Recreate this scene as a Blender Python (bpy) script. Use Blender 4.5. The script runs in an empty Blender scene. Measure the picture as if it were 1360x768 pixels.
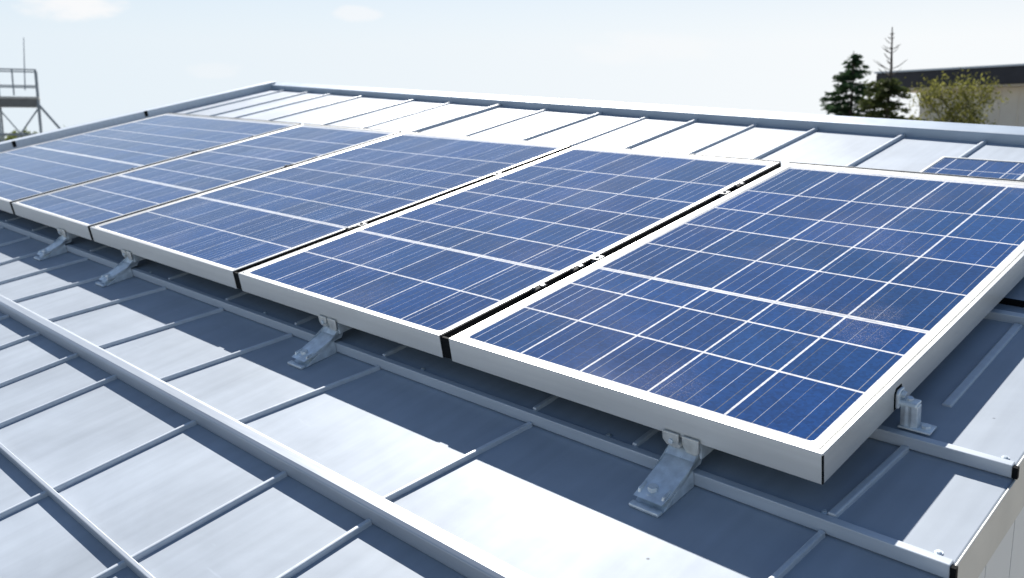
import bpy, bmesh, math, random
from mathutils import Vector, Matrix, Quaternion
random.seed(7)
scn = bpy.context.scene
col = scn.collection

# ------------------------------------------------------------------ frames
# Everything on the roof is laid out in the roof's own axes: u along the ridge (to the right),
# v up the slope, n square to the sheets (0 = top of the solar panels).
F = 1191.2                                    # focal length in pixels of a 1360 px wide picture
RC = ((0.7144993, 0.6885183, -0.1247546),     # camera axes (right, down, forward) in roof axes
      (0.1694614, -0.3432693, -0.9238147),
      (-0.6788031, 0.6388339, -0.3619429))
CAMR = Vector((1.72123, -1.363175, 0.964456))
PITCH = math.radians(10.0)
def cam_to_roof(a): return Vector([sum(RC[i][j]*a[i] for i in range(3)) for j in range(3)])
UP = cam_to_roof((0, -math.cos(PITCH), -math.sin(PITCH))).normalized()
AX = (Vector((1, 0, 0)) - UP*UP.x).normalized()
AY = UP.cross(AX)
M = Matrix((AX, AY, UP))                      # roof -> world rotation
H0 = Vector((0, 0, 4.6))
MQ = M.to_quaternion()
def W(u, v, n): return M @ Vector((u, v, n)) + H0
CAMW = W(*CAMR)

# ------------------------------------------------------------------ camera
cam = bpy.data.cameras.new('camera'); co = bpy.data.objects.new('camera', cam); col.objects.link(co)
r = M @ Vector(RC[0]); d = M @ Vector(RC[1]); fw = M @ Vector(RC[2])
m4 = Matrix((( r.x, -d.x, -fw.x, CAMW.x), (r.y, -d.y, -fw.y, CAMW.y), (r.z, -d.z, -fw.z, CAMW.z), (0, 0, 0, 1)))
co.matrix_world = m4
cam.sensor_fit = 'HORIZONTAL'; cam.sensor_width = 36; cam.lens = F/1360*36
cam.clip_start = 0.05; cam.clip_end = 5000
cam.dof.use_dof = True; cam.dof.focus_distance = 2.15; cam.dof.aperture_fstop = 5.0
scn.camera = co

# ------------------------------------------------------------------ sky, sun, exposure
SUNR = Vector((-1.10, 1.22, 1.0)).normalized()          # towards the sun, roof axes
SUNW = (M @ SUNR).normalized()
elev = math.asin(SUNW.z); azim = math.atan2(SUNW.x, SUNW.y)
w = bpy.data.worlds.new('World'); scn.world = w; w.use_nodes = True
nt = w.node_tree; nt.nodes.clear()
out = nt.nodes.new('ShaderNodeOutputWorld'); bg = nt.nodes.new('ShaderNodeBackground')
sky = nt.nodes.new('ShaderNodeTexSky'); sky.sky_type = 'NISHITA'; sky.sun_disc = False
sky.sun_elevation = elev; sky.sun_rotation = azim; sky.altitude = 50
sky.air_density = 1.0; sky.dust_density = 0.25; sky.ozone_density = 3.0
bg.inputs['Strength'].default_value = 0.06
CLOUDC = (9.9, 9.85, 9.9, 1)
VEILL = (8.0, 8.9, 9.6, 1)
VEILR = (9.5, 9.8, 10.0, 1)
tc = nt.nodes.new('ShaderNodeTexCoord')
def mth(op, x, y=None, z=None):
    n_ = nt.nodes.new('ShaderNodeMath'); n_.operation = op
    for i, q in enumerate((x, y, z)):
        if q is None: continue
        if isinstance(q, (int, float)): n_.inputs[i].default_value = q
        else: nt.links.new(q, n_.inputs[i])
    return n_.outputs[0]
# three small thin clouds, each a soft patch of noise round its own direction in the sky
mp = nt.nodes.new('ShaderNodeMapping'); mp.inputs['Scale'].default_value = (9.0, 9.0, 26.0)
nz = nt.nodes.new('ShaderNodeTexNoise'); nz.inputs['Scale'].default_value = 2.0; nz.inputs['Detail'].default_value = 7; nz.inputs['Roughness'].default_value = 0.55
nt.links.new(tc.outputs['Generated'], mp.inputs['Vector']); nt.links.new(mp.outputs['Vector'], nz.inputs['Vector'])
acc = None
CLOUDS = ((100, 8, 62, 20, 0.85), (478, 18, 30, 10, 0.5), (855, 66, 95, 22, 0.30), (280, 92, 40, 12, 0.25))
for px, py, wx, wy, amt in CLOUDS:
    dv = (M @ cam_to_roof(((px-680)/F, (py-384)/F, 1.0))).normalized()
    hx = Vector((dv.y, -dv.x, 0)).normalized(); hy = hx.cross(dv)
    ds = []
    for ax_, wd_ in ((hx, wx/F), (hy, wy/F)):
        dn = nt.nodes.new('ShaderNodeVectorMath'); dn.operation = 'DOT_PRODUCT'; dn.inputs[1].default_value = ax_
        nt.links.new(tc.outputs['Generated'], dn.inputs[0]); q = mth('DIVIDE', dn.outputs['Value'], wd_); ds.append(mth('MULTIPLY', q, q))
    df_ = nt.nodes.new('ShaderNodeVectorMath'); df_.operation = 'DOT_PRODUCT'; df_.inputs[1].default_value = dv
    nt.links.new(tc.outputs['Generated'], df_.inputs[0])
    rad = mth('ADD', ds[0], ds[1])
    fall = mth('SUBTRACT', 1.15, rad)
    val = mth('ADD', fall, mth('MULTIPLY', mth('SUBTRACT', nz.outputs['Fac'], 0.5), 3.2))
    sm = nt.nodes.new('ShaderNodeMapRange'); sm.interpolation_type = 'SMOOTHSTEP'; sm.inputs['From Min'].default_value = 0.0; sm.inputs['From Max'].default_value = 1.1
    nt.links.new(val, sm.inputs['Value'])
    k_ = mth('MULTIPLY', mth('MULTIPLY', sm.outputs['Result'], amt), mth('GREATER_THAN', df_.outputs['Value'], 0.5))
    acc = k_ if acc is None else mth('MAXIMUM', acc, k_)
mx = nt.nodes.new('ShaderNodeMix'); mx.data_type = 'RGBA'; mx.blend_type = 'MIX'
mx.inputs['B'].default_value = CLOUDC
nt.links.new(acc, mx.inputs['Factor'])
# thin bright haze veil low in the sky, strongest below the sun
sxy = nt.nodes.new('ShaderNodeVectorMath'); sxy.operation = 'DOT_PRODUCT'; sxy.inputs[1].default_value = Vector((SUNW.x, SUNW.y, 0)).normalized()
nt.links.new(tc.outputs['Generated'], sxy.inputs[0])
sep = nt.nodes.new('ShaderNodeSeparateXYZ'); nt.links.new(tc.outputs['Generated'], sep.inputs[0])
fwd_ = mth('MINIMUM', mth('POWER', mth('MULTIPLY_ADD', sxy.outputs['Value'], 0.58, 0.58), 2.2), 1.0)
el_ = mth('POWER', 2.718, mth('MULTIPLY', mth('MAXIMUM', mth('SUBTRACT', sep.outputs['Z'], 0.09), 0.0), -5.0))
side = nt.nodes.new('ShaderNodeVectorMath'); side.operation = 'DOT_PRODUCT'; side.inputs[1].default_value = (M @ Vector(RC[0]))
nt.links.new(tc.outputs['Generated'], side.inputs[0])
veil = mth('MULTIPLY', el_, fwd_)
vc = nt.nodes.new('ShaderNodeMix'); vc.data_type = 'RGBA'; vc.inputs['A'].default_value = VEILL; vc.inputs['B'].default_value = VEILR
nt.links.new(mth('MULTIPLY_ADD', side.outputs['Value'], 1.1, 0.55), vc.inputs['Factor'])
vm = nt.nodes.new('ShaderNodeMix'); vm.data_type = 'RGBA'; vm.blend_type = 'MIX'; vm.clamp_factor = True
nt.links.new(vc.outputs['Result'], vm.inputs['B'])
nt.links.new(veil, vm.inputs['Factor']); nt.links.new(sky.outputs['Color'], vm.inputs['A'])
nt.links.new(vm.outputs['Result'], mx.inputs['A']); nt.links.new(mx.outputs['Result'], bg.inputs['Color'])
nt.links.new(bg.outputs['Background'], out.inputs['Surface'])

sl = bpy.data.lights.new('sun', 'SUN'); so = bpy.data.objects.new('sun', sl); col.objects.link(so)
sl.energy = 5.0; sl.angle = math.radians(0.5); sl.color = (1.0, 0.955, 0.89)
so.rotation_euler = SUNW.to_track_quat('Z', 'Y').to_euler(); so.location = (0, 0, 40)
scn.view_settings.view_transform = 'Standard'; scn.view_settings.look = 'None'
scn.view_settings.exposure = 0.72; scn.view_settings.gamma = 1; scn.view_settings.use_curve_mapping = False

# ------------------------------------------------------------------ materials
def L(c): return tuple(c) + (1,) if len(c) == 3 else c
def mat(name, base, rough=0.5, metal=0.0, var=0.08, vscale=6.0, rvar=0.08, bump=0.0, bscale=30.0, coat=0.0, stretch=(1, 1, 1), spec=0.5):
    m = bpy.data.materials.new(name); m.use_nodes = True
    n = m.node_tree.nodes; l = m.node_tree.links; b = n['Principled BSDF']
    b.inputs['Metallic'].default_value = metal; b.inputs['Specular IOR Level'].default_value = spec
    t = n.new('ShaderNodeTexCoord'); mpn = n.new('ShaderNodeMapping'); mpn.inputs['Scale'].default_value = stretch
    l.new(t.outputs['Object'], mpn.inputs['Vector'])
    no = n.new('ShaderNodeTexNoise'); no.inputs['Scale'].default_value = vscale; no.inputs['Detail'].default_value = 6
    l.new(mpn.outputs['Vector'], no.inputs['Vector'])
    ra = n.new('ShaderNodeMapRange'); ra.inputs['From Min'].default_value = 0.3; ra.inputs['From Max'].default_value = 0.7
    ra.inputs['To Min'].default_value = 1-var; ra.inputs['To Max'].default_value = 1+var
    l.new(no.outputs['Fac'], ra.inputs['Value'])
    mu = n.new('ShaderNodeMix'); mu.data_type = 'RGBA'; mu.blend_type = 'MULTIPLY'; mu.inputs['Factor'].default_value = 1
    mu.inputs['A'].default_value = L(base); l.new(ra.outputs['Result'], mu.inputs['B'])
    l.new(mu.outputs['Result'], b.inputs['Base Color'])
    no2 = n.new('ShaderNodeTexNoise'); no2.inputs['Scale'].default_value = vscale*2.3; no2.inputs['Detail'].default_value = 5
    l.new(mpn.outputs['Vector'], no2.inputs['Vector'])
    rr = n.new('ShaderNodeMapRange'); rr.inputs['To Min'].default_value = max(0.02, rough-rvar); rr.inputs['To Max'].default_value = rough+rvar
    l.new(no2.outputs['Fac'], rr.inputs['Value']); l.new(rr.outputs['Result'], b.inputs['Roughness'])
    if bump:
        bn = n.new('ShaderNodeTexNoise'); bn.inputs['Scale'].default_value = bscale; bn.inputs['Detail'].default_value = 3
        l.new(mpn.outputs['Vector'], bn.inputs['Vector'])
        bu = n.new('ShaderNodeBump'); bu.inputs['Strength'].default_value = 1.0; bu.inputs['Distance'].default_value = bump
        l.new(bn.outputs['Fac'], bu.inputs['Height']); l.new(bu.outputs['Normal'], b.inputs['Normal'])
    if coat: b.inputs['Coat Weight'].default_value = coat; b.inputs['Coat Roughness'].default_value = 0.06
    return m

def roof_material():
    m = mat('coated_roof_sheet', (0.385, 0.432, 0.492), rough=0.55, metal=0.07, var=0.07, vscale=2.2, rvar=0.06, spec=0.12, bump=0.004, bscale=3.2)
    n = m.node_tree.nodes; l = m.node_tree.links; b = n['Principled BSDF']
    # dust film, rain streaks and a few dark specks: marks of the sheet itself
    t = n.new('ShaderNodeTexCoord')
    m2 = n.new('ShaderNodeMapping'); m2.inputs['Scale'].default_value = (26, 1.6, 1); l.new(t.outputs['Object'], m2.inputs['Vector'])
    st = n.new('ShaderNodeTexNoise'); st.inputs['Scale'].default_value = 1.0; st.inputs['Detail'].default_value = 6; l.new(m2.outputs['Vector'], st.inputs['Vector'])
    r1 = n.new('ShaderNodeMapRange'); r1.inputs['From Min'].default_value = 0.35; r1.inputs['From Max'].default_value = 0.75; r1.inputs['To Min'].default_value = 1.03; r1.inputs['To Max'].default_value = 0.92
    l.new(st.outputs['Fac'], r1.inputs['Value'])
    vo = n.new('ShaderNodeTexVoronoi'); vo.inputs['Scale'].default_value = 4.2; vo.inputs['Randomness'].default_value = 1; l.new(t.outputs['Object'], vo.inputs['Vector'])
    no = n.new('ShaderNodeTexNoise'); no.inputs['Scale'].default_value = 60; l.new(t.outputs['Object'], no.inputs['Vector'])
    ad = n.new('ShaderNodeMath'); ad.operation = 'MULTIPLY_ADD'; ad.inputs[1].default_value = 0.03; l.new(no.outputs['Fac'], ad.inputs[0]); l.new(vo.outputs['Distance'], ad.inputs[2])
    r2 = n.new('ShaderNodeMapRange'); r2.inputs['From Min'].default_value = 0.022; r2.inputs['From Max'].default_value = 0.034; r2.inputs['To Min'].default_value = 0.35; r2.inputs['To Max'].default_value = 1.0
    l.new(ad.outputs['Value'], r2.inputs['Value'])
    pn = n.new('ShaderNodeTexNoise'); pn.inputs['Scale'].default_value = 1.7; pn.inputs['Detail'].default_value = 8; pn.inputs['Roughness'].default_value = 0.62; pn.inputs['Distortion'].default_value = 0.6; l.new(t.outputs['Object'], pn.inputs['Vector'])
    pr_ = n.new('ShaderNodeMapRange'); pr_.inputs['From Min'].default_value = 0.40; pr_.inputs['From Max'].default_value = 0.62; pr_.inputs['To Min'].default_value = 0.93; pr_.inputs['To Max'].default_value = 1.05; l.new(pn.outputs['Fac'], pr_.inputs['Value'])
    sm3 = n.new('ShaderNodeMapping'); sm3.inputs['Scale'].default_value = (5, 34, 1); sm3.inputs['Rotation'].default_value = (0, 0, 0.5); l.new(t.outputs['Object'], sm3.inputs['Vector'])
    sn = n.new('ShaderNodeTexNoise'); sn.inputs['Scale'].default_value = 1.0; sn.inputs['Detail'].default_value = 4; l.new(sm3.outputs['Vector'], sn.inputs['Vector'])
    sr = n.new('ShaderNodeMapRange'); sr.inputs['From Min'].default_value = 0.70; sr.inputs['From Max'].default_value = 0.78; sr.inputs['To Min'].default_value = 1.0; sr.inputs['To Max'].default_value = 1.14; l.new(sn.outputs['Fac'], sr.inputs['Value'])
    pk = n.new('ShaderNodeMath'); pk.operation = 'MULTIPLY'; l.new(pr_.outputs['Result'], pk.inputs[0]); l.new(sr.outputs['Result'], pk.inputs[1])
    r1b = n.new('ShaderNodeMath'); r1b.operation = 'MULTIPLY'; l.new(r1.outputs['Result'], r1b.inputs[0]); l.new(pk.outputs['Value'], r1b.inputs[1])
    k = n.new('ShaderNodeMath'); k.operation = 'MULTIPLY'; l.new(r1b.outputs['Value'], k.inputs[0]); l.new(r2.outputs['Result'], k.inputs[1])
    mu = n.new('ShaderNodeMix'); mu.data_type = 'RGBA'; mu.blend_type = 'MULTIPLY'; mu.inputs['Factor'].default_value = 1
    src = b.inputs['Base Color'].links[0].from_socket
    l.new(src, mu.inputs['A']); l.new(k.outputs['Value'], mu.inputs['B']); l.new(mu.outputs['Result'], b.inputs['Base Color'])
    return m

def cell_material():
    m = bpy.data.materials.new('silicon_cells_under_glass'); m.use_nodes = True
    n = m.node_tree.nodes; l = m.node_tree.links; b = n['Principled BSDF']
    at = n.new('ShaderNodeAttribute'); at.attribute_name = 'tint'
    t = n.new('ShaderNodeTexCoord')
    vo = n.new('ShaderNodeTexVoronoi'); vo.inputs['Scale'].default_value = 130; l.new(t.outputs['Object'], vo.inputs['Vector'])
    sp = n.new('ShaderNodeSeparateColor'); l.new(vo.outputs['Color'], sp.inputs['Color'])
    no = n.new('ShaderNodeTexNoise'); no.inputs['Scale'].default_value = 9; no.inputs['Detail'].default_value = 6; l.new(t.outputs['Object'], no.inputs['Vector'])
    s = n.new('ShaderNodeMath'); s.operation = 'MULTIPLY_ADD'; s.inputs[1].default_value = 0.34; l.new(sp.outputs['Red'], s.inputs[0])
    s2 = n.new('ShaderNodeMath'); s2.operation = 'MULTIPLY_ADD'; s2.inputs[1].default_value = 0.5; s2.inputs[2].default_value = 0.58; l.new(no.outputs['Fac'], s2.inputs[0]); l.new(s2.outputs['Value'], s.inputs[2])
    mu = n.new('ShaderNodeMix'); mu.data_type = 'RGBA'; mu.blend_type = 'MULTIPLY'; mu.inputs['Factor'].default_value = 1
    l.new(at.outputs['Color'], mu.inputs['A']); l.new(s.outputs['Value'], mu.inputs['B'])
    # dust on the glass with sparkle painted in: fine pale grains in drifting patches
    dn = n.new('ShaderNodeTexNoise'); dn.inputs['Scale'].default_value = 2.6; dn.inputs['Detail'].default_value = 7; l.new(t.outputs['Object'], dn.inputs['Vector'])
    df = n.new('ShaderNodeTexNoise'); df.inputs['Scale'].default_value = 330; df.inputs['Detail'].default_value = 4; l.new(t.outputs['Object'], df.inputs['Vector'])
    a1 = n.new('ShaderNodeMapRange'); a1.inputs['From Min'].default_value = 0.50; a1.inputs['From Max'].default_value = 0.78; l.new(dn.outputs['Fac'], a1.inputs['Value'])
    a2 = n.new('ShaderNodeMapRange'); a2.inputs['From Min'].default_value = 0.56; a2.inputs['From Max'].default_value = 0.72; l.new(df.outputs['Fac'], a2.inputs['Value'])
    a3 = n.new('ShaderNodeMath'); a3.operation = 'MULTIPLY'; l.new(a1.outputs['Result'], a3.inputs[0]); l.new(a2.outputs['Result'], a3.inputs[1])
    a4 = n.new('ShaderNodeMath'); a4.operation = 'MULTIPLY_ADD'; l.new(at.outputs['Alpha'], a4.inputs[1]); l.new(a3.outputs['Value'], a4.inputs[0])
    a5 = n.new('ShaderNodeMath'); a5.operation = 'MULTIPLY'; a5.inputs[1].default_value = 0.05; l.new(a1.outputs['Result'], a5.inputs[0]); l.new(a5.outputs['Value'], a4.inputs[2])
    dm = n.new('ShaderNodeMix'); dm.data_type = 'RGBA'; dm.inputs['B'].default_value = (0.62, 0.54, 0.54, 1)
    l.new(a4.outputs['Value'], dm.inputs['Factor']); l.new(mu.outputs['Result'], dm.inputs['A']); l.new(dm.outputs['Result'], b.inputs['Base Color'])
    b.inputs['Roughness'].default_value = 0.5; b.inputs['Specular IOR Level'].default_value = 0.0
    b.inputs['Coat Weight'].default_value = 1.0; b.inputs['Coat Roughness'].default_value = 0.03; b.inputs['Coat IOR'].default_value = 1.56
    return m

def leaf_material(name, c, var=0.35, trans=0.25):
    m = mat(name, c, rough=0.55, var=var, vscale=3.0, spec=0.3)
    n = m.node_tree.nodes; l = m.node_tree.links; b = n['Principled BSDF']; o = n['Material Output']; b.inputs['Specular IOR Level'].default_value = 0.08
    tr = n.new('ShaderNodeBsdfTranslucent'); l.new(b.inputs['Base Color'].links[0].from_socket, tr.inputs['Color'])
    ms = n.new('ShaderNodeMixShader'); ms.inputs['Fac'].default_value = trans
    l.new(b.outputs['BSDF'], ms.inputs[1]); l.new(tr.outputs['BSDF'], ms.inputs[2]); l.new(ms.outputs['Shader'], o.inputs['Surface'])
    return m

MT = {
 'roof': roof_material(),
 'trim': mat('roof_trim_metal', (0.56, 0.61, 0.665), rough=0.36, metal=0.15, var=0.06, vscale=8, stretch=(0.6, 6, 6)),
 'ridge': mat('ridge_cap_metal', (0.38, 0.45, 0.53), rough=0.40, metal=0.15, var=0.05, vscale=5),
 'seal_shade': mat('dark_rubber_and_shade', (0.007, 0.0085, 0.010), rough=0.7, var=0.1, vscale=20, spec=0.08),  # rubber parts, and the painted shade on the upper step face
 'frame': mat('anodised_aluminium', (0.64, 0.645, 0.63), rough=0.42, metal=0.5, var=0.05, vscale=7, stretch=(0.4, 0.4, 6), bump=0.0),
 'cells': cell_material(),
 'back': mat('panel_backsheet', (0.02, 0.02, 0.022), rough=0.6),
 'zinc': mat('galvanised_steel', (0.68, 0.74, 0.78), rough=0.34, metal=0.4, var=0.2, vscale=38, rvar=0.14, bump=0.0006, bscale=70),
 'tab': mat('pale_cast_clip', (0.62, 0.62, 0.59), rough=0.42, metal=0.55, var=0.15, vscale=50),
 'verge': mat('verge_trim_metal', (0.56, 0.56, 0.53), rough=0.42, metal=0.3, var=0.06, vscale=6),
 'bar': mat('box_rail_metal', (0.44, 0.48, 0.53), rough=0.38, metal=0.3, var=0.06, vscale=8, stretch=(0.4, 6, 6)),
 'clamp': mat('weathered_clamp_metal', (0.20, 0.21, 0.22), rough=0.5, metal=0.3, var=0.3, vscale=60),
 'siding': mat('white_siding_paint', (0.76, 0.76, 0.74), rough=0.5, var=0.06, vscale=3, stretch=(1, 1, 0.25)),
 'fascia': mat('dark_fascia_board', (0.022, 0.022, 0.032), rough=0.5, var=0.15),
 'beige': mat('beige_render', (0.74, 0.69, 0.61), rough=0.8, var=0.08, vscale=2),
 'soffit': mat('soffit_board', (0.55, 0.47, 0.36), rough=0.7, var=0.06),
 'steel': mat('scaffold_steel', (0.24, 0.28, 0.32), rough=0.45, metal=0.3, var=0.1),
 'deck': mat('deck_board_metal', (0.42, 0.43, 0.42), rough=0.6, var=0.1),
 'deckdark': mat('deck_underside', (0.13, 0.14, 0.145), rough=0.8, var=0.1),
 'ground': mat('pale_gravel_ground', (0.30, 0.285, 0.255), rough=0.9, var=0.3, vscale=0.3),
 'bark': mat('dark_bark', (0.075, 0.06, 0.05), rough=0.85, var=0.3, vscale=8),
 'palebark': mat('pale_bark', (0.24, 0.215, 0.20), rough=0.85, var=0.3, vscale=8),
 'needle': leaf_material('dark_needles', (0.045, 0.088, 0.038), 0.45, 0.25),
 'needle2': leaf_material('olive_needles', (0.085, 0.105, 0.035), 0.4, 0.3),
 'leaf': leaf_material('yellow_green_leaves', (0.19, 0.19, 0.05), 0.45, 0.42),
 'leaf2': leaf_material('light_green_leaves', (0.15, 0.18, 0.055), 0.4, 0.4),
}

# ------------------------------------------------------------------ mesh helpers
class MB:
    def __init__(s): s.v = []; s.f = []; s.t = []
    def box(s, x0, x1, y0, y1, z0, z1, tint=None):
        b = len(s.v)
        s.v += [(x, y, z) for z in (z0, z1) for x, y in ((x0, y0), (x1, y0), (x1, y1), (x0, y1))]
        for q in ((3, 2, 1, 0), (4, 5, 6, 7), (0, 1, 5, 4), (1, 2, 6, 5), (2, 3, 7, 6), (3, 0, 4, 7)): s.f.append([b+i for i in q])
        return s
    def hexa(s, p):       # 8 corner points, bottom ring then top ring (ccw)
        b = len(s.v); s.v += [tuple(q) for q in p]
        for q in ((3, 2, 1, 0), (4, 5, 6, 7), (0, 1, 5, 4), (1, 2, 6, 5), (2, 3, 7, 6), (3, 0, 4, 7)): s.f.append([b+i for i in q])
        return s
    def prism_x(s, prof, x0, x1):    # profile of (y,z), ccw seen from +x
        b = len(s.v); k = len(prof)
        s.v += [(x0, y, z) for y, z in prof] + [(x1, y, z) for y, z in prof]
        s.f.append([b+i for i in range(k)][::-1]); s.f.append([b+k+i for i in range(k)])
        for i in range(k): j = (i+1) % k; s.f.append([b+i, b+j, b+k+j, b+k+i])
        return s
    def prism_z(s, prof, z0, z1):
        b = len(s.v); k = len(prof)
        s.v += [(x, y, z0) for x, y in prof] + [(x, y, z1) for x, y in prof]
        s.f.append([b+i for i in range(k)][::-1]); s.f.append([b+k+i for i in range(k)])
        for i in range(k): j = (i+1) % k; s.f.append([b+i, b+j, b+k+j, b+k+i])
        return s
    def tube(s, p, q, r0, r1=None, k=8, caps=True):
        p = Vector(p); q = Vector(q); r1 = r0 if r1 is None else r1
        d = (q-p).normalized(); a = d.orthogonal().normalized(); c = d.cross(a); b = len(s.v)
        for o, r in ((p, r0), (q, r1)):
            for i in range(k):
                t = 2*math.pi*i/k; s.v.append(tuple(o + a*(r*math.cos(t)) + c*(r*math.sin(t))))
        for i in range(k): j = (i+1) % k; s.f.append([b+i, b+j, b+k+j, b+k+i])
        if caps: s.f.append([b+i for i in range(k)][::-1]); s.f.append([b+k+i for i in range(k)])
        return s
    def rings(s, loops, close=False):
        k = len(loops[0]); b = len(s.v)
        for lp in loops: s.v += lp
        nL = len(loops)
        for a in range(nL if close else nL-1):
            a2 = (a+1) % nL
            for i in range(k):
                j = (i+1) % k; s.f.append([b+a*k+i, b+a*k+j, b+a2*k+j, b+a2*k+i])
        return s
    def quad(s, a, b_, c, d_):
        b = len(s.v); s.v += [tuple(a), tuple(b_), tuple(c), tuple(d_)]; s.f.append([b, b+1, b+2, b+3]); return s
    def build(s, name, material, parent=None, bevel=0.0, smooth=False, seg=2):
        me = bpy.data.meshes.new(name); me.from_pydata(s.v, [], s.f); me.materials.append(material)
        if smooth:
            for p in me.polygons: p.use_smooth = True
        me.update()
        o = bpy.data.objects.new(name, me); col.objects.link(o)
        if parent: o.parent = parent
        if bevel:
            bv = o.modifiers.new('bevel', 'BEVEL'); bv.width = bevel; bv.segments = seg; bv.limit_method = 'ANGLE'; bv.angle_limit = math.radians(35)
        return o

def tag(o, label=None, cat=None, group=None, kind=None):
    if label: o['label'] = label
    if cat: o['category'] = cat
    if group: o['group'] = group
    if kind: o['kind'] = kind
    return o
def on_roof(o, u, v, n, rz=0.0):
    o.rotation_mode = 'QUATERNION'; o.rotation_quaternion = MQ @ Quaternion((0, 0, 1), rz); o.location = W(u, v, n); return o
def thing(name, label, cat, group=None):
    o = bpy.data.objects.new(name, None); o.empty_display_size = 0.1; col.objects.link(o); tag(o, label, cat, group); return o
def copy_tree(o, parent=None):
    c = o.copy(); col.objects.link(c)
    if parent: c.parent = parent
    for ch in [x for x in bpy.data.objects if x.parent == o]: copy_tree(ch, c)
    return c
def at(px, py, dist):            # world point seen at a pixel, 'dist' metres ahead
    a = Vector(((px-680)/F, (py-384)/F, 1.0))*dist
    return M @ (CAMR + cam_to_roof(a)) + H0

# ------------------------------------------------------------------ ground
g = MB().quad((-600, -600, 0), (600, -600, 0), (600, 900, 0), (-600, 900, 0)).build('ground', MT['ground']); g['kind'] = 'structure'

# ------------------------------------------------------------------ the roofed building
N0, N1, N2, N3, NU = -0.110, -0.137, -0.167, -0.179, -0.095
UL, UR = -6.13, 1.295
bld = thing('metal_roofed_building', 'pale grey stepped standing seam metal roof carrying the solar panels, white siding below', 'building')
on_roof(bld, 0, 0, 0)
def ridge_v(u): return 2.724 - 0.0795*(u-0.0) if u < 0 else 2.724-0.0795*u
def sheet(v0, v1, n, bottom, seams, lab=None, v1r=None):
    m = MB()
    va, vb = (v1, v1) if v1r is None else (v1, v1r)
    m.hexa([(UL, v0, bottom), (UR, v0, bottom), (UR, vb, bottom), (UL, va, bottom), (UL, v0, n), (UR, v0, n), (UR, vb, n), (UL, va, n)])
    o = m.build('roof_sheet', MT['roof'], bld, bevel=0.004)
    for s in seams:
        u, a, b, wd, ht = s[:5]; u2 = s[5] if len(s) > 5 else u
        hw = wd/2
        q = MB()
        q.hexa([(u-hw*1.25, a, n-0.003), (u+hw*1.25, a, n-0.003), (u2+hw*1.25, b, n-0.003), (u2-hw*1.25, b, n-0.003),
                (u-hw, a, n+ht), (u+hw, a, n+ht), (u2+hw, b, n+ht), (u2-hw, b, n+ht)])
        q.build('standing_seam', MT['trim'], o, bevel=0.003)
    return o
# lowest course, below the box rail
c3 = [(-0.081, 0.011, 0.013), (0.258, 0.011, 0.013), (-0.545, 0.011, 0.013), (-1.08, 0.011, 0.013), (-1.40, 0.011, 0.012), (-1.765, 0.011, 0.012), (-2.105, 0.011, 0.012), (-2.5, 0.011, 0.012), (0.72, 0.011, 0.013), (1.05, 0.011, 0.013)]
sheet(-2.4, -0.46, N3, -0.26, [(u, -2.39, -0.499, a, b) for u, a, b in c3])
c2 = [(0.233, 0.294), (-0.411, -0.322), (-0.886, -0.795), (-1.359, -1.255), (-1.838, -1.72), (-2.24, -2.14), (-2.60, -2.52), (-2.93, -2.90), (-3.32, -3.28), (-3.75, -3.7), (1.034, 1.06)]
sheet(-0.485, 0.015, N2, -0.24, [(u, -0.452, -0.017, 0.011, 0.012, u2) for u, u2 in c2])
c1 = [(1.067, 0.016), (0.29, 0.012), (0.60, 0.012), (-0.32, 0.012), (-0.795, 0.012), (-1.255, 0.012), (-1.72, 0.012), (-2.14, 0.012), (-2.52, 0.012), (-2.90, 0.012), (-3.28, 0.012), (-3.7, 0.012), (-4.1, 0.012)]
sheet(-0.011, 0.335, N1, -0.215, [(u, 0.004, 0.302, wd, 0.010, u+(0.02 if u > 1 else 0)) for u, wd in c1])
sheet(0.307, 1.10, N0, -0.205, [(1.107, 0.47, 0.955, 0.019, 0.006), (0.62, 0.33, 0.95, 0.012, 0.01), (-0.1, 0.33, 0.95, 0.012, 0.01)])
cu = [(-5.81, .011, .012), (-5.355, .013, .013), (-4.959, .011, .012), (-4.451, .012, .012), (-3.722, .013, .013), (-3.259, .011, .010), (-2.719, .020, .020), (-2.25, .012, .011),
      (-1.775, .013, .014), (-1.406, .011, .010), (-1.057, .013, .014), (-0.676, .011, .011), (-0.331, .013, .014), (0.104, .013, .014), (0.46, .012, .012), (0.85, .012, .012)]
sheet(1.075, ridge_v(UL)+0.05, NU, -0.2, [(u, 1.10, ridge_v(u)-0.004, wd, ht, u) for u, wd, ht in cu], v1r=ridge_v(UR)+0.05)
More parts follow.
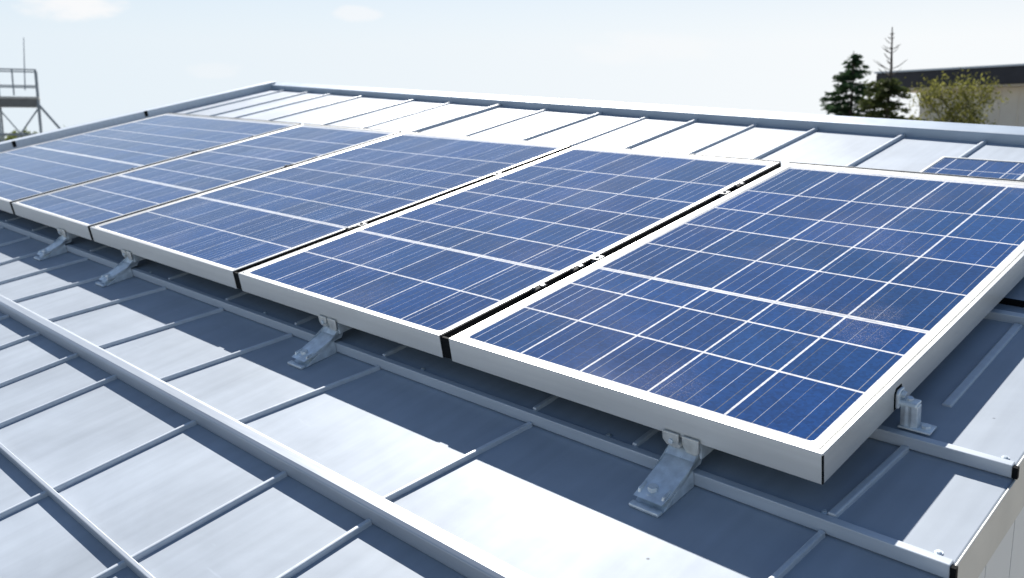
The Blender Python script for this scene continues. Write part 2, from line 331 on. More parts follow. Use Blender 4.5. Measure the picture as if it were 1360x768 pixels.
# folded lips along the two visible steps, the low flashing under the upper step
for v, n, u0 in ((-0.016, N1, UL), (0.302, N0, UL)):
    nb = (N2 if n == N1 else N1) + 0.003
    MB().prism_x([(v, nb), (v+0.0045, nb), (v+0.0045, n-0.002), (v+0.019, n-0.002), (v+0.019, n+0.0045), (v, n+0.0045)], UL+0.01, UR-0.004).build('step_lip', MT['trim'], bld, bevel=0.0018)
    MB().box(UR-0.0035, UR+0.0065, v-0.001, v+0.009, nb+0.001, n+0.002).build('end_cap', MT['seal_shade'], bld)
MB().box(-1.0, UR-0.004, 0.960, 0.985, N0-0.002, N0+0.022).build('flashing_bar', MT['trim'], bld, bevel=0.002)
MB().box(UL, UR-0.002, 1.069, 1.0745, N0+0.001, NU+0.003).build('step_lip', MT['seal_shade'], bld)  # upper step face coloured black to paint in the shade of the recess
for u, v, n in ((1.262, 0.012, N1+.0003), (1.270, 0.330, N0+.0003), (1.262, 0.62, N0+.0003), (1.05, 0.012, N1+.0003), (0.52, 0.011, N1+.0003), (-0.15, 0.011, N1+.0003), (-1.0, 0.011, N1+.0003), (-1.9, 0.011, N1+.0003)):
    MB().tube((u, v, n), (u, v, n+.0012), .0075, k=14).tube((u, v, n+.0013), (u, v, n+.0045), .0048, .0042, k=6).build('screw_head', MT['zinc'], bld)
# ridge cap (face towards the camera, flat top) and its far slope
def ridge_strip(u0, u1):
    m = MB(); a = ridge_v(u0); b = ridge_v(u1)
    m.hexa([(u0, a, NU-0.03), (u1, b, NU-0.03), (u1, b+0.02, NU-0.03), (u0, a+0.02, NU-0.03), (u0, a, -0.052), (u1, b, -0.052), (u1, b+0.12, -0.046), (u0, a+0.12, -0.046)])
    return m
ridge_strip(UL-0.02, UR+0.01).build('ridge_cap', MT['ridge'], bld, bevel=0.006)
a, b = ridge_v(UL), ridge_v(UR)
MB().hexa([(UL, a+0.03, -0.25), (UR, b+0.03, -0.25), (UR, b+2.6, -1.35), (UL, a+2.6, -1.35), (UL, a+0.03, -0.085), (UR, b+0.03, -0.085), (UR, b+2.6, -1.19), (UL, a+2.6, -1.19)]).build('far_roof_slope', MT['roof'], bld)
# left verge: raised folded trim with clips
MB().box(UL-0.10, UL+0.03, -2.4, ridge_v(UL)+0.06, -0.26, -0.030).build('verge_trim', MT['trim'], bld, bevel=0.006)
for v in (0.85, 1.95):
    MB().box(UL+0.028, UL+0.042, v-0.012, v+0.012, -0.075, -0.028).build('verge_clip', MT['seal_shade'], bld, bevel=0.002)
# right verge: stepped face plate over the ends of the sheets
vr = ridge_v(UR)+0.04; e_ = -0.0018
MB().prism_x([(-2.4, -.262), (vr, -.226), (vr, NU-e_), (1.0705, NU-e_), (1.0705, N0-e_), (0.3035, N0-e_), (0.3035, N1-e_), (-0.0145, N1-e_), (-0.0145, N2-e_), (-0.4885, N2-e_), (-0.4885, N3-e_), (-2.4, N3-e_)], UR+0.0004, UR+0.0045).build('verge_trim', MT['verge'], bld, bevel=0.0015)
# walls: vertical in the world
def wall_pts(u, v0, v1, inset):
    a = M @ Vector((u, v0, -0.21)); b = M @ Vector((u, v1, -0.21)); return a, b
invM = M.transposed()
def world_hexa(lst):     # world-space points (relative to H0) into the building's roof axes
    return [tuple(invM @ Vector(p)) for p in lst]
wm = MB()
a = M @ Vector((UR-0.045, -2.2, -0.22)); b = M @ Vector((UR-0.045, ridge_v(UR)-0.1, -0.22)); t = (b-a); nb = 26
ou = Vector((t.y, -t.x, 0)).normalized()
for i in range(nb):        # boards with shadow gaps between them
    p = a + t*(i/nb + 0.0006); q = a + t*((i+1)/nb - 0.0006)
    pi = p - ou*0.03; qi = q - ou*0.03
    wm.hexa(world_hexa([(p.x, p.y, -4.55), (pi.x, pi.y, -4.55), (qi.x, qi.y, -4.55), (q.x, q.y, -4.55), p, pi, qi, q]))
    g0 = q - ou*0.006; g1 = q - ou*0.03; g2 = a + t*((i+1)/nb + 0.0006)
    h0 = g2 - ou*0.006; h1 = g2 - ou*0.03
    wm.hexa(world_hexa([(g0.x, g0.y, -4.55), (g1.x, g1.y, -4.55), (h1.x, h1.y, -4.55), (h0.x, h0.y, -4.55), g0, g1, h1, h0]))
wm.build('siding_wall', MT['siding'], bld)
fm = MB()
p0 = M @ Vector((UL+0.05, -2.2, -0.27)); p1 = M @ Vector((UR-0.08, -2.2, -0.27)); p2 = M @ Vector((UR-0.08, -2.05, -0.27)); p3 = M @ Vector((UL+0.05, -2.05, -0.27))
fm.hexa(world_hexa([(p.x, p.y, -4.55) for p in (p0, p1, p2, p3)] + [p0, p1, p2, p3])).build('front_wall', MT['siding'], bld)

# ------------------------------------------------------------------ rails lying on the roof
rail = MB().prism_x([(0, 0), (0.043, 0), (0.043, 0.044), (0.034, 0.046), (0.010, 0.046), (0, 0.040)], 0, 5.6).build('box_rail', MT['bar'], bevel=0.003)
on_roof(rail, -3.6, -0.500, N3+0.0005); tag(rail, 'thick pale metal box rail running across the lower roof in the foreground', 'rail')
bar = MB().box(0, 2.9, 0, 0.011, 0, 0.025).build('thin_bar', MT['bar'], bevel=0.002)
on_roof(bar, -2.0, -0.907, N3+0.0005); tag(bar, 'thin metal bar crossing the roof seams at the lower left corner', 'bar')

# ------------------------------------------------------------------ solar panels
PH = 0.0666
def rrect(x0, x1, y0, y1, rad, z, k=5):
    pts = []
    for cx, cy, a0 in ((x1-rad, y0+rad, -90), (x1-rad, y1-rad, 0), (x0+rad, y1-rad, 90), (x0+rad, y0+rad, 180)):
        for i in range(k):
            t = math.radians(a0 + 90*i/(k-1)); pts.append((cx+rad*math.cos(t), cy+rad*math.sin(t), z))
    return pts
def frame_mb(Wd, Ln, h=PH, lip=0.034):
    prof = [(0.0, 0.0, .0015), (0, h-0.0012, .0015), (0.0012, h, .002), (0.011, h, .003), (0.0115, h-0.0032, .004), (0.0140, h-0.0032, .005), (0.0145, h-0.0002, .006),
            (lip-0.008, h-0.0006, .014), (lip, h-0.0032, .018), (lip, h-0.012, .018), (0.004, h-0.014, .002), (0.004, 0.004, .002), (0.022, 0.003, .004), (0.022, 0.0, .004)]
    loops = [rrect(d, Wd-d, d, Ln-d, rr, z) for d, z, rr in prof]
    return MB().rings(loops, close=True)
def cell_sheet(parent, Wd, Ln, cols, rows, colw, roww, midi, midw, nbus, blue, rng, z=PH-0.0036, lip=0.0335, busw=(0.0008, 0.0017), white=0.74, busv=(0.10, 0.55), dust_sparkle=None):
    # breaks along x: margins, cells with bus bars, gaps between cells; along y: cells and gaps
    xs = [(lip-0.003, cols[0], 'w', None)]
    for i in range(len(cols)-1):
        x0 = cols[i] + (colw/2 if i else 0); x1 = cols[i+1] - (colw/2 if i < len(cols)-2 else 0)
        if i: xs.append((cols[i]-colw/2, cols[i]+colw/2, 'w', None))
        n = nbus; x = x0
        for k in range(n):
            c = x0 + (x1-x0)*(k+0.5+rng.uniform(-.12, .12))/n; hw = rng.uniform(*busw)/2
            xs.append((x, c-hw, 'c', i)); xs.append((c-hw, c+hw, 'b', rng.random()**1.6)); x = c+hw
        xs.append((x, x1, 'c', i))
    xs.append((cols[-1], Wd-lip+0.003, 'w', None))
    ys = [(lip-0.003, rows[0], 'w', None)]
    for j in range(len(rows)-1):
        wa = (midw if j == midi else roww); wb = (midw if j+1 == midi else roww)
        y0 = rows[j] + (wa/2 if j else 0); y1 = rows[j+1] - (wb/2 if j < len(rows)-2 else 0)
        if j:
            if j == midi:
                ys += [(rows[j]-wa/2, rows[j]-wa*0.12, 'w', None), (rows[j]-wa*0.12, rows[j]+wa*0.10, 'x', None), (rows[j]+wa*0.10, rows[j]+wa/2, 'w', None)]
            else: ys.append((rows[j]-wa/2, rows[j]+wa/2, 'w', None))
        ys.append((y0, y1, 'c', j))
    ys.append((rows[-1], Ln-lip+0.003, 'w', None))
    xe = [xs[0][0]] + [q[1] for q in xs]; ye = [ys[0][0]] + [q[1] for q in ys]
    V = [(x, y, z) for y in ye for x in xe]; nx = len(xe); Fc = []; tint = []
    cellc = {}
    for j, yy in enumerate(ys):
        for i, xx in enumerate(xs):
            Fc.append((j*nx+i, j*nx+i+1, (j+1)*nx+i+1, (j+1)*nx+i))
            if xx[2] == 'w' or yy[2] == 'w': t = (white, white, white*1.02)
            elif yy[2] == 'x': t = (white*.62, white*.66, white*.72)
            else:
                ci = None
                if xx[2] == 'c': ci = xx[3]
                if xx[2] == 'c':
                    key = (ci, yy[3])
                    if key not in cellc:
                        k = rng.uniform(.86, 1.14); cellc[key] = tuple(c*k*rng.uniform(.96, 1.04) for c in blue)
                    t = cellc[key]
                else:
                    k = busv[0] + (busv[1]-busv[0])*xx[3]; k *= rng.uniform(.75, 1.1)
                    t = (k*.92, k*.96, k*1.06)
            tint.append((*t, 0.55 if dust_sparkle is None else dust_sparkle((xx[0]+xx[1])/2, (yy[0]+yy[1])/2)))
    me = bpy.data.meshes.new('cell_sheet'); me.from_pydata(V, [], Fc); me.materials.append(MT['cells'])
    at_ = me.color_attributes.new('tint', 'FLOAT_COLOR', 'CORNER')
    for p in me.polygons:
        for li in p.loop_indices: at_.data[li].color = tint[p.index]
    o = bpy.data.objects.new('cell_sheet', me); col.objects.link(o); o.parent = parent
    return o
BLUE = (0.007, 0.047, 0.165)
ROWS = [.031, .262, .462, .600, .845, 1.058, 1.248, 1.468, 1.776]
def solar_panel(u0, u1, v0, v1, ncol, rows, midi, nbus, label, colw=.0056, roww=.0068, midw=.018, seed=1, rot=0.0, blue=BLUE, busw=(0.0008, .0018), busv=(.16, .78), dust_sparkle=None, lip=0.023):
    rng = random.Random(seed)
    t = thing('solar_panel', label, 'solar panel', 'large solar panels mounted in one row')
    on_roof(t, u0, v0, -PH, rot)
    Wd = u1-u0; Ln = v1-v0
    frame_mb(Wd, Ln, lip=lip).build('frame', MT['frame'], t)
    x0, x1 = lip+.0035, Wd-lip-.0035
    cols = [x0+(x1-x0)*i/ncol for i in range(ncol+1)]
    rows = [r_ for r_ in rows]; rows[0] = lip+.0035; rows[-1] = Ln-lip-.03
    cell_sheet(t, Wd, Ln, cols, rows, colw, roww, midi, midw, nbus, blue, rng, busw=busw, busv=busv, dust_sparkle=dust_sparkle, lip=lip)
    MB().box(0.0005, Wd-0.0005, Ln+.0003, Ln+.005, PH-.03, PH+.0035).build('rear_lip', MT['clamp'], t, bevel=.0008)
    MB().box(0.02, Wd-0.02, 0.02, Ln-0.02, PH-0.0115, PH-0.0055).build('backsheet', MT['back'], t)
    return t
LN = 1.845
p5 = solar_panel(0.002, 1.051, 0, LN, 5, ROWS, 3, 5, 'nearest solar panel at the right end of the row, cells with dust and painted sparkle, free right edge', seed=5, busw=(.0009, .0020), lip=0.034, dust_sparkle=lambda x, y: 0.3+1.5*max(0.0, min(1.0, (x-.55)/.45)))  # grains thicken rightwards: dust plus sparkle painted into the cell colour
MB().box(1.0475, 1.0501, -0.0008, 0.004, 0.001, PH-0.0035).build('corner_joint', MT['seal_shade'], p5)
R4 = [.031, .262, .515, .70, .885, 1.07, 1.265, 1.49, 1.776]
p4 = solar_panel(-1.103, -0.036, 0, LN, 6, R4, 2, 5, 'solar panel second from the right end, beside the speckled one', seed=4, colw=.0044)
p3 = solar_panel(-2.415, -1.143, 0, LN, 7, R4, 2, 6, 'wide middle solar panel of the row, two panels each side of it', seed=3, busw=(.0011,.0023), busv=(.22,.80), colw=.0026, roww=.0065, midw=.020)
R2 = [.031, .18, .36, .575, .76, .95, 1.13, 1.31, 1.53, 1.776]
p2 = solar_panel(-3.462, -2.446, 0, LN, 6, R2, 3, 6, 'pale blue solar panel second from the far left end of the row', seed=2, busw=(.0011,.0023), busv=(.22,.80), colw=.0024, roww=.0075, midw=.024)
p1 = solar_panel(-5.426, -3.501, 0, LN, 10, R2, 4, 6, 'farthest and widest solar panel beside the left roof edge', seed=1, busw=(.0011,.0023), busv=(.22,.80), colw=.0024, roww=.008, midw=.026)
# dark filler profile in each gap between two panels, front plug added to block sun
for u0, u1, lab in ((-0.0345, 0.0005, 'the speckled right end panel and its neighbour'), (-1.1415, -1.1045, 'the middle panel and its right neighbour'), (-2.4445, -2.4165, 'the middle panel and its left neighbour'), (-3.4995, -3.4635, 'the two farthest left panels')):
    gw = u1-u0; tk = min(0.004, gw*.3)
    f_ = MB().box(0, tk, 0, LN-0.004, 0, PH-0.0030).box(tk+.0003, gw, 0.0005, LN-0.0045, 0.001, PH-0.032).box(tk+.0006, gw-.0003, 0.001, 0.008, PH-0.0315, PH-0.0055).build('gap_strip', MT['seal_shade'])
    on_roof(f_, u0, 0.0015, -PH+0.002); tag(f_, 'black sealing strip in the gap between ' + lab, 'strip', 'dark strips between solar panels')
# clamps in the gaps
def mid_clamp(first=[None]):
    if first[0] is None:
        t = thing('panel_clamp', '', 'clamp')
        MB().box(-0.011, 0.011, -0.020, 0.020, -0.016, -0.004).build('clamp_body', MT['clamp'], t, bevel=0.002)
        MB().box(-0.016, 0.016, -0.018, 0.018, 0.0005, 0.0035).build('clamp_plate', MT['clamp'], t, bevel=0.001)
        MB().tube((0, 0, 0.003), (0, 0, 0.0095), 0.0065, k=6).build('bolt_head', MT['clamp'], t, bevel=0.001)
        first[0] = t; return t
    return copy_tree(first[0])
CL = [(-0.017, .655, 'silver clamp with bolt between the two right panels, nearest the thick cell line'), (-0.017, 1.40, 'silver clamp between the two right panels near the far end'),
      (-1.123, .56, 'silver clamp in the gap right of the middle panel, near the thick line'), (-1.123, 1.317, 'small silver clamp in the gap right of the middle panel, far half'),
      (-2.4305, 1.24, 'small silver clamp in the gap left of the middle panel'), (-3.4815, .677, 'tiny clamp in the leftmost gap, lower one'), (-3.4815, 1.47, 'tiny clamp in the leftmost gap, upper one')]
for u, v, lab in CL:
    c = mid_clamp(); on_roof(c, u, v, 0.0); tag(c, lab, 'clamp', 'clamps between solar panels')
def cable_clip(first=[None]):
    if first[0] is None:
        t = thing('cable_clip', '', 'clip')
        MB().box(-0.011, 0.011, -0.03, 0.03, -0.016, 0.004).build('clip_body', MT['seal_shade'], t, bevel=0.003)
        MB().tube((-0.004, -0.018, 0.004), (-0.004, -0.018, 0.010), 0.006, k=8).build('screw', MT['clamp'], t)
        MB().box(0.0, 0.012, 0.004, 0.02, 0.0035, 0.008).build('latch', MT['clamp'], t, bevel=0.001)
        first[0] = t; return t
    return copy_tree(first[0])
for u, v, lab in ((-0.017, .555, 'black clip between the two right panels, just before the silver clamp'), (-0.017, .381, 'black clip in the right gap nearest the front edge'), (-0.017, 1.50, 'black clip in the right gap close to the far edge'),
                  (-1.123, .51, 'black clip in the gap right of the middle panel beside the thick line'), (-2.4305, 1.07, 'black clip in the gap left of the middle panel'), (-3.4815, 1.08, 'black clip halfway along the leftmost gap')):
    c = cable_clip(); on_roof(c, u, v, 0.0); tag(c, lab, 'clip', 'black clips between solar panels')

# small solar panel lying near the ridge
sp = thing('small_solar_panel', 'small solar panel lying flat near the ridge behind the big right panel', 'solar panel'); on_roof(sp, 0.42, 2.03, NU+0.002)
SW, SL, SH = 0.355, 0.285, 0.030
prof = [(0, 0, .001), (0, SH-.002, .001), (.002, SH, .002), (.012, SH, .004), (.014, SH-.003, .004), (.014, 0, .004)]
MB().rings([rrect(d_, SW-d_, d_, SL-d_, rr, z) for d_, z, rr in prof], close=True).build('frame', MT['frame'], sp)
MB().hexa([(-.004, -.03, 0), (SW-.004, -.03, 0), (SW-.004, -.002, 0), (-.004, -.002, 0), (-.004, -.03, .010), (SW-.004, -.03, .010), (SW-.004, -.002, .026), (-.004, -.002, .026)]).build('front_lip', MT['frame'], sp, bevel=.002)
for x in (-.036, SW-.003):
    MB().box(x, x+.031, -.024, .012, 0, .022).build('end_clip', MT['seal_shade'], sp, bevel=.004)
cell_sheet(sp, SW, SL, [.016, .06, .175, .285, SW-.016], [.016, .12, SL-.016], .004, .004, 9, .004, 2, BLUE, random.Random(9), z=SH-.003, lip=.0135)

# ------------------------------------------------------------------ front mounting brackets
def bracket(first=[None]):
    if first[0] is None:
        t = thing('mounting_bracket', '', 'bracket')
        hw = 0.037; z0 = N2+0.001
        top = [(-0.135, N2+.020), (-0.10, N2+.022), (-0.060, N2+.026), (-0.034, N2+.037), (-0.014, N2+.053), (0.004, N2+.071), (0.020, N2+.082), (0.035, N2+.088), (0.07, N2+.0905)]
        bot = [(0.07, N2+.080), (0.040, N2+.074), (0.022, N2+.060), (0.012, N2+.042), (-.0175, N2+.042), (-.0175, z0), (-0.135, z0)]
        MB().prism_x(bot+top[::-1], -hw, hw).build('bent_arm', MT['zinc'], t, bevel=0.003)
        m = MB().box(-hw-.001, hw+.001, -0.152, -0.1345, z0, N2+.010); m.build('foot_plate', MT['zinc'], t, bevel=0.003)
        MB().tube((-.006, -.104, N2+.021), (-.006, -.104, N2+.0245), .019, k=20).build('washer', MT['zinc'], t, bevel=.0008)
        MB().tube((-.006, -.104, N2+.024), (-.006, -.104, N2+.036), .0125, .0118, k=6).build('bolt', MT['zinc'], t, bevel=.0015)
        for s_ in (-1, 1):
            MB().hexa([(s_*.029-.004, -.125, N2+.019), (s_*.029+.004, -.125, N2+.019), (s_*.029+.004, -.088, N2+.021), (s_*.029-.004, -.088, N2+.021),
                       (s_*.031-.003, -.120, N2+.032), (s_*.031+.003, -.120, N2+.032), (s_*.031+.003, -.094, N2+.034), (s_*.031-.003, -.094, N2+.034)]).build('side_tab', MT['zinc'], t, bevel=.002)
        MB().tube((.026, -.04, N2+.034), (.026, -.041, N2+.0365), .004, k=8).build('rivet', MT['seal_shade'], t)
        # pale clip tabs hooked under the panel frame
        for x0, x1, dz in ((-.046, -.004, 0), (.004, .046, -.004)):
            pr = [(x0, -PH-.001+.010), (x0, -PH-.012), (x0+.010, -PH-.024+dz), (x1-.008, -PH-.026+dz), (x1, -PH-.018+dz), (x1, -PH+.009)]
            b_ = MB(); k = len(pr); i0 = len(b_.v)
            b_.v += [(x, -.008, z) for x, z in pr] + [(x, -.002, z) for x, z in pr]
            b_.f += [[i0+i for i in range(k)], [i0+k+i for i in range(k)][::-1]] + [[i0+(i+1) % k, i0+i, i0+k+i, i0+k+(i+1) % k] for i in range(k)]
            b_.build('clip_tab', MT['tab'], t, bevel=.0025)
        MB().tube((-.022, -.013, -PH-.010), (-.022, -.007, -PH-.010), .006, k=8).build('screw', MT['zinc'], t, bevel=.001)
        MB().tube((.000, -.016, -PH-.013), (.000, -.004, -PH-.013), .005, k=8).build('screw', MT['tab'], t, bevel=.001)
        MB().box(.040, .046, .002, .11, -PH-.040, -PH-.001).build('side_web', MT['zinc'], t, bevel=.001)
        first[0] = t; return t
    return copy_tree(first[0])
for u, lab in ((0.735, 'galvanised mounting bracket under the front edge of the nearest right panel'), (-0.575, 'galvanised mounting bracket under the second panel from the right'),
               (-2.06, 'galvanised mounting bracket under the wide middle panel'), (-2.80, 'galvanised mounting bracket farthest left, under the second panel from the left')):
    b_ = bracket(); on_roof(b_, u, 0.0, 0.0); tag(b_, lab, 'bracket', 'brackets under the front edge of the panels')

# ------------------------------------------------------------------ side stand bracket at the right edge
sb = thing('side_bracket', 'small upright galvanised stand clipped to the right edge of the nearest panel', 'bracket'); on_roof(sb, 1.080, 0.345, N0+0.0045)
MB().box(-.022, .046, -.018, .022, 0, .005).build('foot_plate', MT['zinc'], sb, bevel=.002)
pm = MB()
pp = [(-.020, -.010), (-.008, -.014), (-.002, -.009), (.004, -.014), (.016, -.010), (.017, .010), (-.021, .010)]
pm.prism_z(pp, .004, .056).build('post', MT['zinc'], sb, bevel=.002)
MB().tube((.031, .002, .005), (.031, .002, .012), .010, k=6).build('bolt', MT['zinc'], sb, bevel=.001)
MB().prism_x([(-.017, .055), (.015, .055), (.015, .062), (-.012, .064)], -.030, .015).build('top_cap', MT['zinc'], sb, bevel=.003)
m = MB(); pr = [(-.018, .044), (.018, .044), (.019, .072), (.013, .084), (-.010, .086), (-.018, .078)]
m.prism_x(pr, -.0285, -.0205).build('clip_head', MT['zinc'], sb, bevel=.003)
MB().tube((-.021, .000, .074), (-.012, .000, .072), .008, k=6).build('screw', MT['zinc'], sb, bevel=.001)
MB().tube((-.004, -.002, .063), (-.002, -.003, .071), .007, k=8).build('nut', MT['zinc'], sb, bevel=.001)
MB().prism_x([(-.022, .040), (.022, .040), (.023, .074), (.015, .089), (-.013, .090), (-.022, .080)], -.0292, -.0287).build('gasket', MT['seal_shade'], sb)

# ------------------------------------------------------------------ scaffold tower far left
def to_ground(p): return Vector((p.x, p.y, 0))
sc_ = thing('scaffold_tower', 'grey steel scaffold tower with railed platform beyond the left roof edge', 'scaffold')
DS = 33.0
A = at(50, 131, DS)                    # near right corner of the deck
hr = Vector((r.x, r.y, 0)).normalized(); hf = Vector((fw.x, fw.y, 0)).normalized()
base = to_ground(A); sc_.location = base
ax = -hr*0.90 - hf*0.44; ax.normalize(); ay = Vector((-ax.y, ax.x, 0)); ay = ay if ay.dot(hf) > 0 else -ay
def SP(a_, b_, z): q = ax*a_ + ay*b_; return (q.x, q.y, z)
zd = A.z; LT, WT = 3.4, 1.5
MB().hexa([SP(-.05, -.05, zd-.02), SP(LT, -.05, zd-.02), SP(LT, WT, zd-.02), SP(-.05, WT, zd-.02), SP(-.05, -.05, zd+.06), SP(LT, -.05, zd+.06), SP(LT, WT, zd+.06), SP(-.05, WT, zd+.06)]).build('platform', MT['deck'], sc_)
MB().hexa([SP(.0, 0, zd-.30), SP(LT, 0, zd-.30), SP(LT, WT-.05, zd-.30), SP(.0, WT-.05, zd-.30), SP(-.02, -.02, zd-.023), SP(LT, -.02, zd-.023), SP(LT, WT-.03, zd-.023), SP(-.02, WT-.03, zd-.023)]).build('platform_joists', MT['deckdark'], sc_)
for a_, b_ in ((0, 0), (0, WT-.05), (1.3, 0), (1.3, WT-.05), (LT, 0), (LT, WT-.05)):
    MB().tube(SP(a_, b_, 0), SP(a_, b_, zd+1.05), .036, k=10).build('post', MT['steel'], sc_, smooth=False)
for a0, b0, a1, b1 in ((0, 0, LT, 0), (0, 0, 0, WT-.05), (0, WT-.05, LT, WT-.05)):
    for z in (1.03, .45): MB().tube(SP(a0, b0, zd+z), SP(a1, b1, zd+z), .026, k=8).build('guard_rail', MT['steel'], sc_)
for z0, z1 in ((zd-.35, zd-2.2), (zd-2.2, zd-4.2)):
    MB().tube(SP(0, 0, z0), SP(1.3, 0, z1), .03, k=8).build('brace', MT['steel'], sc_)
    MB().tube(SP(1.3, 0, z0), SP(0, 0, z1), .024, k=8).build('brace', MT['steel'], sc_)
    MB().tube(SP(0, 0, z0), SP(0, WT-.05, z1), .024, k=8).build('brace', MT['steel'], sc_)
    MB().tube(SP(1.3, 0, z0), SP(LT, 0, z1), .024, k=8).build('brace', MT['steel'], sc_)
MB().tube(SP(0, 0, zd-.2), SP(-1.6, .1, zd-2.4), .045, k=8).build('raking_strut', MT['steel'], sc_)
MB().tube(SP(0, 0, zd-1.3), SP(LT, 0, zd-1.3), .04, k=8).build('ledger', MT['steel'], sc_)
MB().tube(SP(.75, 0, zd+.1), SP(.75, 0, zd+1.03), .028, k=8).build('baluster', MT['steel'], sc_)
rod = at(37.5, 93, DS)
MB().tube(SP(.38, 0, zd+.3), (Vector(at(31.5, 50, DS))-base)[:], .022, .012, k=8).build('antenna_rod', MT['steel'], sc_)

# ------------------------------------------------------------------ neighbour house at the right
hs = thing('neighbour_house', 'beige walled house with wide dark flat roof edge behind the trees', 'house')
c0 = at(1163, 108, 24.0); c1 = at(1372, 97.5, 20.9)
d1 = Vector((c1.x-c0.x, c1.y-c0.y, 0)); d1.normalize(); d2 = Vector((-d1.y, d1.x, 0)); d2 = d2 if d2.dot(hf) > 0 else -d2
hs.location = to_ground(c0)
def HP(a_, b_, z): q = d1*a_ + d2*b_; return (q.x, q.y, z)
zt = c0.z+.20; zb = c0.z-.21; HL = 8.0; HD = 6.0
def hbox(a0, a1, b0, b1, z0, z1): return MB().hexa([HP(a0, b0, z0), HP(a1, b0, z0), HP(a1, b1, z0), HP(a0, b1, z0), HP(a0, b0, z1), HP(a1, b0, z1), HP(a1, b1, z1), HP(a0, b1, z1)])
hbox(0, HL, 0, HD, zb, zt).build('roof_fascia', MT['fascia'], hs, bevel=.02)
hbox(-.04, HL+.04, -.04, HD+.04, zt+.002, zt+.045).build('roof_edge_flashing', MT['trim'], hs)
hbox(.03, HL-.03, .03, HD-.03, zb-.05, zb-.002).build('soffit', MT['soffit'], hs)
hbox(.98, HL-.5, .55, HD-.5, 0, zb-.052).build('wall', MT['beige'], hs)
for k in range(14):
    x = 1.2+k*.45
    hbox(x, x+.02, .532, .5495, .3, zb-.06).build('wall_batten', MT['beige'], hs)
MB().tube(HP(4.35, 1.5, zt), HP(4.35, 1.5, zt+.55), .012, k=6).build('roof_rod', MT['steel'], hs)

# ------------------------------------------------------------------ trees
def clump(m, c, rad, n, size, rng, flat=1.0, aim=None):
    for _ in range(n):
        p = Vector((rng.gauss(0, 1), rng.gauss(0, 1), rng.gauss(0, 1)*flat))*rad*.55 + c
        a_ = Vector((rng.uniform(-1, 1), rng.uniform(-1, 1), rng.uniform(-1, 1)))
        a_ = (a_ if aim is None else aim*1.6 + a_*.7).normalized()
        b_ = a_.cross(Vector((rng.uniform(-1, 1), rng.uniform(-1, 1), rng.uniform(-1, 1)))).normalized()
        s = size*rng.uniform(.6, 1.3)
        m.quad(p-a_*s, p-b_*s*.32, p+a_*s, p+b_*s*.32)
def conifer(name, top, height, rmax, mats, label, seed, bare=0.0, density=1.0, group='trees behind the roof', sparse=0.0):
    rng = random.Random(seed)
    t = thing(name, label, 'tree', group); t.location = to_ground(top)
    tr = MB(); zc = 0
    pts = [(rng.uniform(-.03, .03), rng.uniform(-.03, .03), height*i/8) for i in range(9)]; pts[0] = (0, 0, 0)
    for i in range(8): tr.tube(pts[i], pts[i+1], .15*(1-i/8)+.012, .15*(1-(i+1)/8)+.012, k=8, caps=False)
    cm = MB(); z = height*.34
    while z < height*.985:
        f_ = (height-z)/height
        R_ = rmax*(f_**.85)*(1.12 if f_ > .3 else 1.0)+.05
        nb = rng.randint(6, 9)
        for k in range(nb):
            if rng.random() < (sparse if f_ > bare else .45): continue
            an = rng.uniform(0, 2*math.pi); ln = R_*(rng.uniform(.55, 1.15) if f_ > bare else rng.uniform(.25, .95))
            dr = Vector((math.cos(an), math.sin(an), 0)); p0_ = Vector((0, 0, z))
            isb = f_ < bare
            droop = -.28 if not isb else .5
            tip = p0_ + dr*ln + Vector((0, 0, ln*droop + ln*.12))
            mid = p0_ + dr*ln*.55 + Vector((0, 0, ln*.55*droop*.9))
            tr.tube(p0_, mid, .014*(.4+f_), .009, k=5, caps=False); tr.tube(mid, tip, .009, .003, k=5, caps=False)
            if isb: continue
            for q in range(max(4, int(ln*17*density))):
                s = rng.uniform(.18, 1.0)
                c = p0_.lerp(mid, s/.55) if s < .55 else mid.lerp(tip, (s-.55)/.45)
                side = dr.cross(Vector((0, 0, 1)))*rng.uniform(-1, 1)*ln*.26*(1.1-s)
                aim = (dr + side.normalized()*.5 if side.length > 0 else dr) + Vector((0, 0, -.25))
                clump(cm, c+side, .085, 9, .07, rng, .7, aim.normalized())
        z += rng.uniform(.08, .17)
    tr.build('trunk', mats[1], t); cm.build('crown', mats[0], t)
    return t
tp = at(1135, 68, 27.0); conifer('conifer_tree', tp, tp.z, 3.5, (MT['needle'], MT['bark']), 'dense dark green conifer left of the house behind the roof ridge', 21, density=1.0, sparse=.1)
tp = at(1186, 36, 21.5); conifer('conifer_tree', tp, tp.z, 2.3, (MT['needle2'], MT['bark']), 'thin olive conifer with long bare top beside the house corner', 33, bare=.16, density=1.0, sparse=.34)

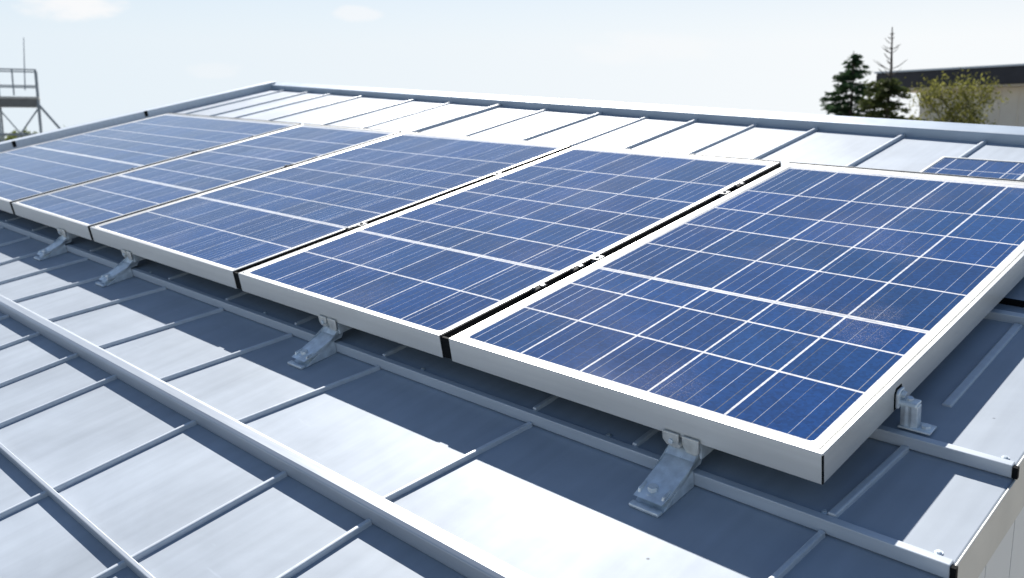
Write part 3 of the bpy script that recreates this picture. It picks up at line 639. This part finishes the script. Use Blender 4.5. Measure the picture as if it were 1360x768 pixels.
def broadleaf(name, foot, height, spread, mats, label, seed, nl=9, leaf=.055, per=60, trunk_r=.11, group='trees behind the roof', lo=.35):
    rng = random.Random(seed)
    t = thing(name, label, 'tree', group); t.location = foot
    tr = MB(); cm = MB()
    tr.tube((0, 0, 0), (0, 0, height*lo), trunk_r, trunk_r*.8, k=9, caps=False)
    def grow(p, dr, ln, rad, lev):
        n = 3; q = p
        for i in range(n):
            dr = (dr + Vector((rng.uniform(-.22, .22), rng.uniform(-.22, .22), rng.uniform(-.05, .16)))).normalized()
            e = q + dr*ln/n; tr.tube(q, e, rad*(1-.22*i), rad*(1-.22*(i+1)), k=6, caps=False); q = e
        if lev == 0 or q.z > height*.97:
            clump(cm, q, .26, per, leaf, rng); clump(cm, q-dr*ln*.4, .2, per//2, leaf, rng); return
        for k in range(rng.randint(2, 3)):
            nd = (dr + Vector((rng.uniform(-.75, .75), rng.uniform(-.75, .75), rng.uniform(-.3, .5)))).normalized()
            grow(q, nd, ln*rng.uniform(.62, .85), rad*.58, lev-1)
        if lev <= 2: clump(cm, q, .24, per//2, leaf, rng)
    for k in range(nl):
        an = 2*math.pi*k/nl + rng.uniform(-.3, .3)
        dr = Vector((math.cos(an)*spread, math.sin(an)*spread, 1)).normalized()
        grow(Vector((0, 0, height*lo*rng.uniform(.55, 1.0))), dr, height*(1-lo)*.42, trunk_r*.55, 2)
    tr.build('trunk', mats[1], t); cm.build('crown', mats[0], t)
    return t
tp = at(1270, 94, 18.5); broadleaf('bare_limbed_tree', to_ground(tp), tp.z, .55, (MT['leaf'], MT['palebark']), 'sparse yellow green tree with pale bare limbs in front of the house', 8, nl=9, per=85, leaf=.045, lo=.74)
tp = at(1222, 128, 19.5); broadleaf('small_bush_tree', to_ground(tp), tp.z, .40, (MT['leaf'], MT['palebark']), 'low yellow green bush at the left corner of the house wall', 12, nl=6, per=60, leaf=.045, lo=.82)
for px, py, dd, sd, lab in ((12, 177, 42, 3, 'yellow green tree top under the scaffold at the far left edge'), (70, 160, 44, 4, 'yellow green tree top right of the scaffold legs'), (-30, 172, 45, 6, 'yellow green tree mostly outside the left picture edge'), (45, 182, 47, 9, 'low green tree top between the scaffold legs')):
    tp = at(px, py, dd); broadleaf('far_tree', to_ground(tp), tp.z, .5, (MT['leaf2'], MT['bark']), lab, sd, nl=9, per=60, leaf=.13, lo=.45, group='trees below the scaffold')
bpy.context.view_layer.update()
